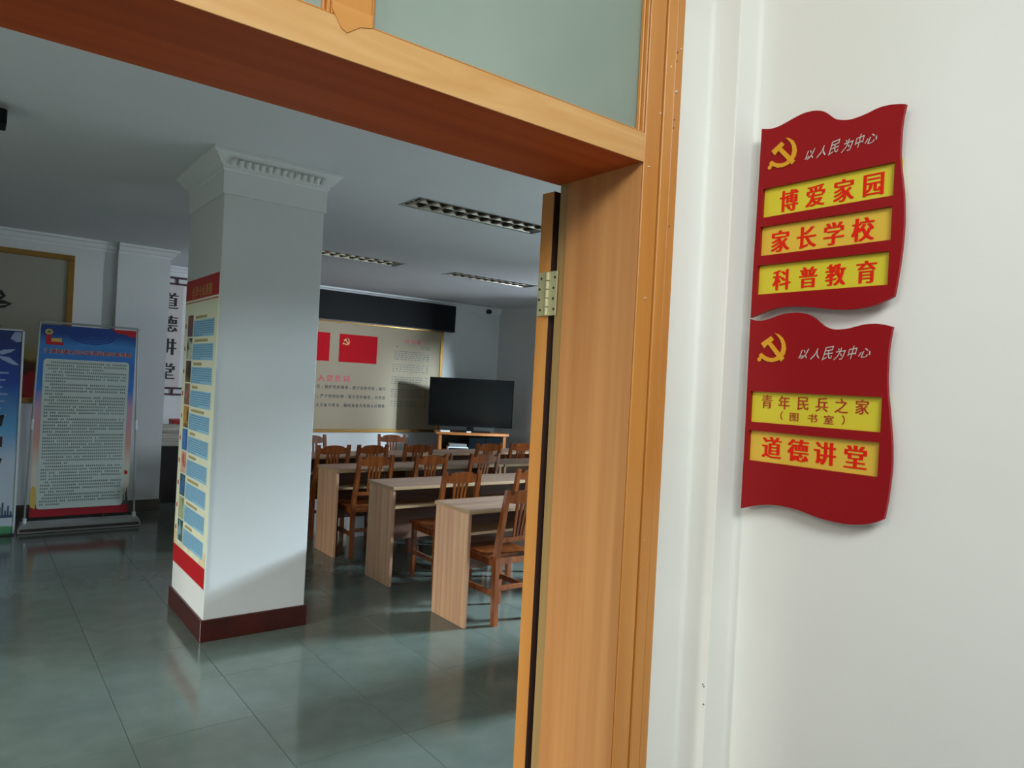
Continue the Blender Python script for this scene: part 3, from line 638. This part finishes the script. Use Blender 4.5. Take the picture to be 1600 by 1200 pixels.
wb = thing('wall_panel', 'gold-framed glossy wall panel with two red flags and printed lines, on the far wall', 'wall panel', (4.0, 9.549, .70))
def wf(u, v, d=0): return (u - 4.0, -.0225 - d, v - .70)
M['gloss_panel'] = new_mat('glossy_beige_panel', (158, 143, 118), .5, metal=.05, spec=.22)
M['flag_red'] = new_mat('flag_red_print', (190, 14, 28), .7, spec=.12)
wz0, wz1, wx0, wx1 = .74, 2.36, 1.98 + .6, 5.90
wx0 = 2.6
b = MB(); b.box(wx0 - 4, wx1 - 4 + .05, -.035, -.001, wz1 - .7 - .05, wz1 - .7, .004); b.box(wx0 - 4, wx1 - 4 + .05, -.035, -.001, wz0 - .7, wz0 - .7 + .045, .004)
b.box(wx0 - 4 - .05, wx0 - 4, -.035, -.001, wz0 - .7, wz1 - .7, .004); b.box(wx1 - 4, wx1 - 4 + .05, -.035, -.001, wz0 - .7 + .045, wz1 - .7 - .05, .004)
b.build('frame', M['gold'], wb)
MB().box(wx0 - 4, wx1 - 4, -.022, -.0015, wz0 - .7 + .045, wz1 - .7 - .05).build('panel', M['gloss_panel'], wb)
for a, c in ((3.465, 4.066), (4.209, 4.807)):
    b = MB(); b.quadz([wf(a, 1.750, .0005), wf(c, 1.750, .0005), wf(c, 2.152, .0005), wf(a, 2.152, .0005)]); fg = b.build('flag_print', M['flag_red'], wb)
    # small hammer-and-sickle in the flag's upper corner
    sc_ = 1.45
    P1 = [(a + .05 + (1.0049 - y) * sc_, 2.0 + (z - 2.1154) * sc_) for y, z in SICK]; P2 = [(a + .05 + (1.0049 - y) * sc_, 2.0 + (z - 2.1154) * sc_) for y, z in HAM]
    b = MB(); n = len(P1)
    o_ = filled('emblem', [[(-u, v) for u, v in P1]], 0, .0004, M['gilt'], wb, (0, 0, 0)); 
    for v_ in o_.data.vertices: y_, z_ = v_.co.y, v_.co.z; v_.co = wf(-y_, z_, .0010 + v_.co.x)
    o_ = filled('emblem', [[(-u, v) for u, v in P2]], 0, .0004, M['gilt'], wb, (0, 0, 0))
    for v_ in o_.data.vertices: y_, z_ = v_.co.y, v_.co.z; v_.co = wf(-y_, z_, .0016 + v_.co.x)
lettering('heading', [(c, 3.965 + k * .125, 1.508, .10, .095) for k, c in enumerate('入党誓词')], lambda u, v, d: wf(u, v, .0005 + d), M['pr'], wb, bold=.005)
for s, z in (('我志愿加入中国共产党，拥护党的纲领，遵守党的章程，履行', 1.386), ('党员义务，执行党的决定，严守党的纪律，保守党的秘密，对党忠', 1.255), ('诚，积极工作，为共产主义奋斗终身，随时准备为党和人民牺牲', 1.128)):
    n = len(s); lettering('oath_line', [(c, 4.955 - (n - 1 - k) * .0605, z, .052, .056) for k, c in enumerate(s)], lambda u, v, d: wf(u, v, .0005 + d), M['black'], wb, bold=.0014)
lettering('song_title', [(c, 5.30 + k * .105, 2.125, .068, .068) for k, c in enumerate('国际歌')], lambda u, v, d: wf(u, v, .0005 + d), M['pr'], wb, bold=.004)
rows = []
for k, (z, x0, x1) in enumerate([(2.05, 5.55, 5.70), (2.03, 5.12, 5.14), (2.02, 5.55, 5.70)] + [(1.96 - .03 * i, 5.10, 5.62) for i in range(5)] + [(1.76 - .034 * i, 5.08, 5.60) for i in range(4)] + [(1.57 - .034 * i, 5.07, 5.58) for i in range(4)] + [(1.38 - .034 * i, 5.07, 5.58) for i in range(4)] + [(1.2 - .034 * i, 5.07, 5.5) for i in range(3)]):
    u = x0
    while u < x1:
        w = random.uniform(.014, .05); rows.append((u, z, w, .010)); u += w + random.uniform(.012, .03)
    if k > 3: rows.append((5.66, z, .035, .010))
dashes('song_print', rows, wf, M['txt'], wb, .0005)

sb = thing('led_sign', 'long black sign box mounted under the ceiling above the flag panel', 'sign box', (4.3, 9.549, 2.325))
MB().box(-1.7, 1.80, -.115, -.001, 0, .415, .004).build('housing', M['black_panel'], sb)
MB().box(-1.67, 1.77, -.1165, -.1155, .03, .385).build('display', new_mat('unlit_display', (14, 17, 19), .6, spec=.15), sb)
MB().box(-1.7, 1.80, -.119, -.1152, -.004, .012).build('bottom_rail', M['reflector_dark'], sb)

cc = thing('security_camera', 'small black dome camera high in the far right corner of the room', 'camera', (6.78, 9.549, 2.735))
b = MB(); b.box(-.035, .035, -.03, -.001, -.035, .035, .008); b.build('bracket', M['white_plastic'], cc)
b = MB(); b.tube((0, -.03, 0), (0, -.09, -.012), .042, 14, .034); b.build('lens_housing', M['black'], cc)

# ------------------------------------------------------------------ ceiling lights (recessed louvres)
def make_light(label, x0, yc_):
    t = thing('ceiling_light', label, 'light', (x0, yc_, ZC), 0, 'recessed louvre lights in the ceiling')
    L_, w = LL, LW
    e = .006
    b = MB(); b.box(-e, L_ + e, -w - e, -w + .008, -.004, -.0004); b.box(-e, L_ + e, w - .008, w + e, -.004, -.0004); b.box(-e, .008, -w + .008, w - .008, -.004, -.0004); b.box(L_ - .008, L_ + e, -w + .008, w - .008, -.004, -.0004)
    b.build('frame', M['grey_metal'], t)
    MB().box(.004, L_ - .004, -w + .004, w - .004, .082, .086).build('tray', M['reflector_dark'], t)
    for s in (-1, 1):                       # long sloping reflectors on both sides, a ridge between the two tubes
        b = MB(); b.hexa([(.006, s * (w - .004), .0), (L_ - .006, s * (w - .004), .0), (L_ - .006, s * (w - .008), .0), (.006, s * (w - .008), .0)],
                         [(.006, s * (w - .030), .080), (L_ - .006, s * (w - .030), .080), (L_ - .006, s * (w - .034), .080), (.006, s * (w - .034), .080)])
        b.build('side_reflector', M['reflector'], t)
    b = MB(); b.add([(.006, 0, .004), (L_ - .006, 0, .004), (.006, -.03, .080), (L_ - .006, -.03, .080), (.006, .03, .080), (L_ - .006, .03, .080)], [(0, 1, 3, 2), (0, 4, 5, 1), (2, 3, 5, 4), (0, 2, 4), (1, 5, 3)])
    b.build('centre_reflector', M['reflector'], t)
    for k in range(11):
        x = .06 + k * .110
        for s in (-1, 1):                   # blades are V-shaped in section, wide at the foot
            y0, y1 = sorted((s * .006, s * (w - .010)))
            b = MB(); b.add([(x - .016, y0, .004), (x + .016, y0, .004), (x + .016, y1, .004), (x - .016, y1, .004), (x, y0, .050), (x, y1, .050)], [(0, 3, 2, 1), (0, 4, 5, 3), (1, 2, 5, 4), (0, 1, 4), (2, 3, 5)])
            b.build('louvre_blade', M['reflector'], t)
        b = None
    for s in (-1, 1):
        MB().tube((.03, s * .07, .064), (L_ - .03, s * .07, .064), .013, 10).build('tube', M['white_plastic'], t)
    return t
make_light('recessed louvred ceiling light nearest the doorway, partly behind the door leaf', 2.40, 4.385)
make_light('recessed louvred ceiling light just right of the column top, above the flag panel', 2.49, 6.93)
make_light('recessed louvred ceiling light farther back on the right, cut by the door leaf', 4.37, 6.95)

# ------------------------------------------------------------------ desks
def make_desk():
    t = thing('desk', 'x', 'desk', (0, 0, 0), 0, 'training desks in rows')
    MB().box(0, 1.775, -.21, .21, .725, .75, .002).build('tabletop', M['desk_h'], t)
    for x in (.008, 1.742): MB().box(x, x + .025, -.19, .20, .0008, .7248, .0015).build('side_panel', M['desk_v'], t)
    MB().box(.034, 1.741, -.06, .172, .555, .573, .001).build('shelf', M['desk_edge'], t)
    MB().box(.034, 1.741, .173, .189, .26, .7248, .001).build('modesty_panel', M['desk_dark'], t)
    MB().box(.876, .894, -.05, .172, .5735, .7248, .001).build('shelf_divider', M['desk_edge'], t)
    b = MB(); b.box(-.0012, -.0002, -.207, .207, .727, .748); b.box(.0, 1.775, -.2112, -.2102, .727, .748); b.build('edging', M['desk_edge'], t)
    return t
proto = make_desk(); first = True
rn = ['front', 'second', 'third', 'fourth', 'fifth']
desks = [(2.64, 2.72, 'light wood desk in the row nearest the doorway wall, behind the door leaf'),
         (2.54, 3.86, 'light wood desk nearest the viewer, its striped end panel fully in view'),
         (2.545, 4.87, 'light wood desk in the second visible row, behind the nearest desk'),
         (2.53, 5.85, 'light wood desk in the third visible row, its end panel closest to the column'),
         (4.325, 5.85, 'light wood desk at the right of the third visible row, by the door leaf'),
         (2.53, 6.84, 'light wood desk in the back row, on the left beside the column'),
         (4.325, 6.84, 'light wood desk in the back row, on the right before the television')]
for x, y, lab in desks:
    d = proto if first else copy_tree(proto); first = False
    d.location = (x, y, 0); d['label'] = lab

# ------------------------------------------------------------------ chairs
def make_chair():
    t = thing('chair', 'x', 'chair', (0, 0, 0), 0, 'brown wooden slat-back chairs')
    w = .17
    def yb(z): return -.17 - max(0, z - .43) * .20          # rake of the back
    for s in (-1, 1):
        b = MB(); x0, x1 = sorted((s * w, s * (w - .032)))
        zs = [0.0008, .43, .62, .885]; sec = []
        for z in zs:
            y = yb(z); d = .02 if z < .8 else .013
            if z < .01: y -= .012
            sec.append([(x0, y - d, z), (x1, y - d, z), (x1, y + d, z), (x0, y + d, z)])
        for q in range(3): b.hexa(sec[q], sec[q + 1])
        b.build('leg', M['chair'], t)
        b = MB(); x0, x1 = sorted((s * (w - .004), s * (w - .036)))
        b.hexa([(x0 + .004, .155, .0008), (x1 - .004, .155, .0008), (x1 - .004, .183, .0008), (x0 + .004, .183, .0008)], [(x0, .15, .42), (x1, .15, .42), (x1, .186, .42), (x0, .186, .42)])
        b.build('leg', M['chair'], t)
        b = MB(); x0, x1 = sorted((s * (w - .008), s * (w - .026)))
        b.box(x0, x1, -.149, .149, .18, .215, .002); b.build('stretcher', M['chair'], t)
        b = MB(); b.box(x0, x1, -.149, .149, .375, .42, .002); b.build('side_rail', M['chair'], t)
    # seat, softly bevelled
    b = MB(); b.box(-.183, .183, -.145, .205, .4205, .446, .006); b.build('seat', M['chair'], t)
    MB().box(-.137, .137, -.178, -.156, .215, .245, .002).build('stretcher', M['chair'], t)
    MB().box(-.137, .137, -.178, -.156, .385, .425, .002).build('rear_rail', M['chair'], t)
    MB().box(-.135, .135, .155, .175, .38, .4195, .002).build('front_rail', M['chair'], t)
    # crest rail with raised middle and scooped shoulders
    top = [(-.138, .862), (-.13, .855), (-.112, .850), (-.098, .868), (-.06, .876), (0, .880), (.06, .876), (.098, .868), (.112, .850), (.13, .855), (.138, .862)]
    P = top + [(.138, .800), (.08, .792), (0, .789), (-.08, .792), (-.138, .800)]
    b = MB(); n = len(P)
    V = [(x, yb(z) - .010, z) for x, z in P] + [(x, yb(z) + .010, z) for x, z in P]
    b.add(V, [tuple(range(n))[::-1], tuple(range(n, 2 * n))] + [(i, (i + 1) % n, n + (i + 1) % n, n + i) for i in range(n)]); b.build('crest_rail', M['chair'], t)
    b = MB(); z0, z1 = .535, .567
    b.hexa([(-.138, yb(z0) - .010, z0), (.138, yb(z0) - .010, z0), (.138, yb(z0) + .010, z0), (-.138, yb(z0) + .010, z0)],
           [(-.138, yb(z1) - .010, z1), (.138, yb(z1) - .010, z1), (.138, yb(z1) + .010, z1), (-.138, yb(z1) + .010, z1)]); b.build('lower_rail', M['chair'], t)
    for k in range(4):
        b = MB(); xt = (k - 1.5) * .036; xb = (k - 1.5) * .026; z0, z1 = .567, .7905; h = .0085
        b.hexa([(xb - h, yb(z0) - .006, z0), (xb + h, yb(z0) - .006, z0), (xb + h, yb(z0) + .006, z0), (xb - h, yb(z0) + .006, z0)],
               [(xt - h - .002, yb(z1) - .006, z1), (xt + h + .002, yb(z1) - .006, z1), (xt + h + .002, yb(z1) + .006, z1), (xt - h - .002, yb(z1) + .006, z1)])
        b.build('slat', M['chair'], t)
    return t
pch = make_chair(); first = True
R = math.radians
chairs = [(2.905, 3.81, 1, 'brown chair nearest the viewer, at the nearest desk, cut by the door leaf'),
          (3.005, 4.69, -1, 'brown chair rising behind the nearest desk, whole crest rail in view'),
          (3.695, 4.69, 0, 'brown chair at the second desk row, only its left post beside the door leaf'),
          (2.83, 5.77, 0, 'brown chair at the left end of the third desk row, one long leg in view'),
          (3.365, 5.74, 1, 'brown chair second from the left at the third desk row'),
          (3.965, 5.74, -1, 'brown chair third from the left at the third desk row'),
          (2.84, 6.68, 0, 'brown chair at the back desk row, closest to the column'),
          (3.245, 6.67, 1, 'brown chair at the back desk row, second from the column'),
          (3.785, 6.69, 0, 'brown chair at the back desk row, third from the column'),
          (4.70, 6.69, -1, 'brown chair at the back desk row, fourth from the column, before the television stand'),
          (5.16, 6.68, 0, 'brown chair at the back desk row, partly hidden by the door leaf'),
          (3.06, 7.27, 181, 'brown chair facing the viewer under the flag panel, left one beside the column'),
          (4.00, 7.30, 166, 'brown chair facing the viewer under the flag panel, the lit right one')]
for x, y, a, lab in chairs:
    c = pch if first else copy_tree(pch); first = False
    c.location = (x, y, 0); c.rotation_euler = (0, 0, R(a)); c['label'] = lab

# ------------------------------------------------------------------ television and its stand
TA = R(-26.5)
st = thing('tv_stand', 'wooden television stand with bowed top and smoked glass doors, below the television', 'tv stand', (6.02, 8.72, 0), TA)
P = [(-.54, .20), (-.54, -.17)] + [(-.54 + 1.08 * i / 10, -.17 - .07 * math.sin(math.pi * i / 10)) for i in range(1, 10)] + [(.54, -.17), (.54, .20)]
MB().prism(P, .775, .81).build('top', M['wood_stand'], st)
MB().prism([(x * .96, y * .96) for x, y in P], .06, .09).build('bottom_shelf', M['wood_stand'], st)
MB().prism([(x * .90, y * .8) for x, y in P], .0008, .059).build('plinth', M['dark_desk'], st)
MB().box(-.45, .45, -.13, .17, .52, .54).build('middle_shelf', M['wood_stand'], st)
for x in (-.50, .455): MB().box(x, x + .045, -.16, .18, .0905, .7745, .003).build('side_panel', M['wood_stand'], st)
MB().box(-.454, .454, .172, .184, .0905, .7745).build('back_panel', M['dark_desk'], st)
for a, c in ((-.05, .20), (.205, .452)): MB().box(a, c, -.158, -.15, .10, .765).build('glass_door', M['dark_glass'], st)
pl_ = thing('media_player', 'silver box player stacked in the open left bay of the television stand', 'player', (5.82, 8.745, .5402), TA)
MB().box(-.17, .13, -.10, .12, .001, .055, .004).build('case', M['white_plastic'], pl_)
MB().box(-.15, .11, -.09, .11, .056, .10, .004).build('upper_case', M['grey_metal'], pl_)
MB().box(-.16, .12, -.1015, -.1003, .012, .040).build('front_panel', M['dark_glass'], pl_)
tvo = thing('television', 'large switched-off flat television on the wooden stand in the far corner', 'television', (6.01, 8.745, .811), TA)
MB().box(-.30, .30, -.11, .11, 0, .014, .004).build('foot', M['tv'], tvo)
MB().box(-.05, .05, -.02, .02, .0145, .08).build('neck', M['tv'], tvo)
MB().box(-.635, .635, -.022, .03, .075, .795, .004).build('bezel', M['tv'], tvo)
MB().box(-.617, .617, -.0235, -.0225, .098, .777).build('screen', M['screen'], tvo)
for x, y, w, d, h, m_, nm, lab, cat in ((5.60, 8.80, .07, .05, .022, 'white_plastic', 'set_top_box', 'small white box lying on the left end of the television stand', 'box'),
                                (5.90, 8.62, .035, .02, .018, 'white_plastic', 'remote_control', 'small pale remote lying on the front edge of the television stand', 'remote')):
    q = thing(nm, lab, cat, (x, y, .811), TA)
    MB().box(-w, w, -d, d, 0, h, .003).build('case', M[m_], q)
    MB().box(-w * .6, w * .6, -d * .6, d * .6, h, h + .002).build('buttons', M['black'], q)

# desk with piled papers beyond the pier, seen between pier and column
dk = thing('side_desk', 'dark desk against the far wall, seen in the gap between pier and column', 'desk', (2.35, 9.0, 0))
MB().box(-.60, .60, -.25, .30, .615, .645, .003).build('desktop', M['dark_desk'], dk)
for x in (-.585, .185): MB().box(x, x + .40, -.22, .28, .0008, .6145, .003).build('pedestal', M['dark_desk'], dk)
MB().box(-.184, .184, .25, .27, .25, .6145).build('back_panel', M['dark_desk'], dk)
z = .646
for k, (w, d, h, a) in enumerate(((.30, .22, .05, .05), (.28, .21, .035, -.12), (.29, .20, .06, .1), (.25, .18, .03, -.2), (.22, .16, .06, .15))):
    q = MB().box(-w / 2, w / 2, -d / 2, d / 2, 0, h, .003).build('paper_stack', M['paper'])
    q.location = (1.90, 8.92, z); q.rotation_euler = (0, 0, a); z += h + .0008
    tag(q, ('lowest bundle of papers, lying on the dark side desk', 'second bundle from the bottom of the paper pile on the dark side desk', 'thick middle bundle of the paper pile on the dark side desk', 'thin bundle second from the top of the paper pile on the side desk', 'topmost small bundle on the paper pile on the dark side desk')[k], 'papers', 'papers piled on the side desk')
q = thing('gift_box', 'red box behind the paper pile on the dark side desk', 'box', (2.10, 9.15, .6455))
MB().box(-.14, .14, -.09, .09, 0, .25, .004).build('box_body', M['red_box'], q); MB().box(-.143, .143, -.093, .093, .2505, .285, .004).build('lid', M['red_box'], q)

# pale box on the floor under the back desk row
q = thing('storage_box', 'pale grey box on the floor beneath the back desk rows, behind the lone chair leg', 'box', (3.10, 6.365, 0), R(6))
MB().box(-.085, .085, -.062, .062, .0008, .19, .004).build('box_body', M['white_plastic'], q); MB().box(-.088, .088, -.065, .065, .1905, .215, .004).build('lid', M['white_plastic'], q)
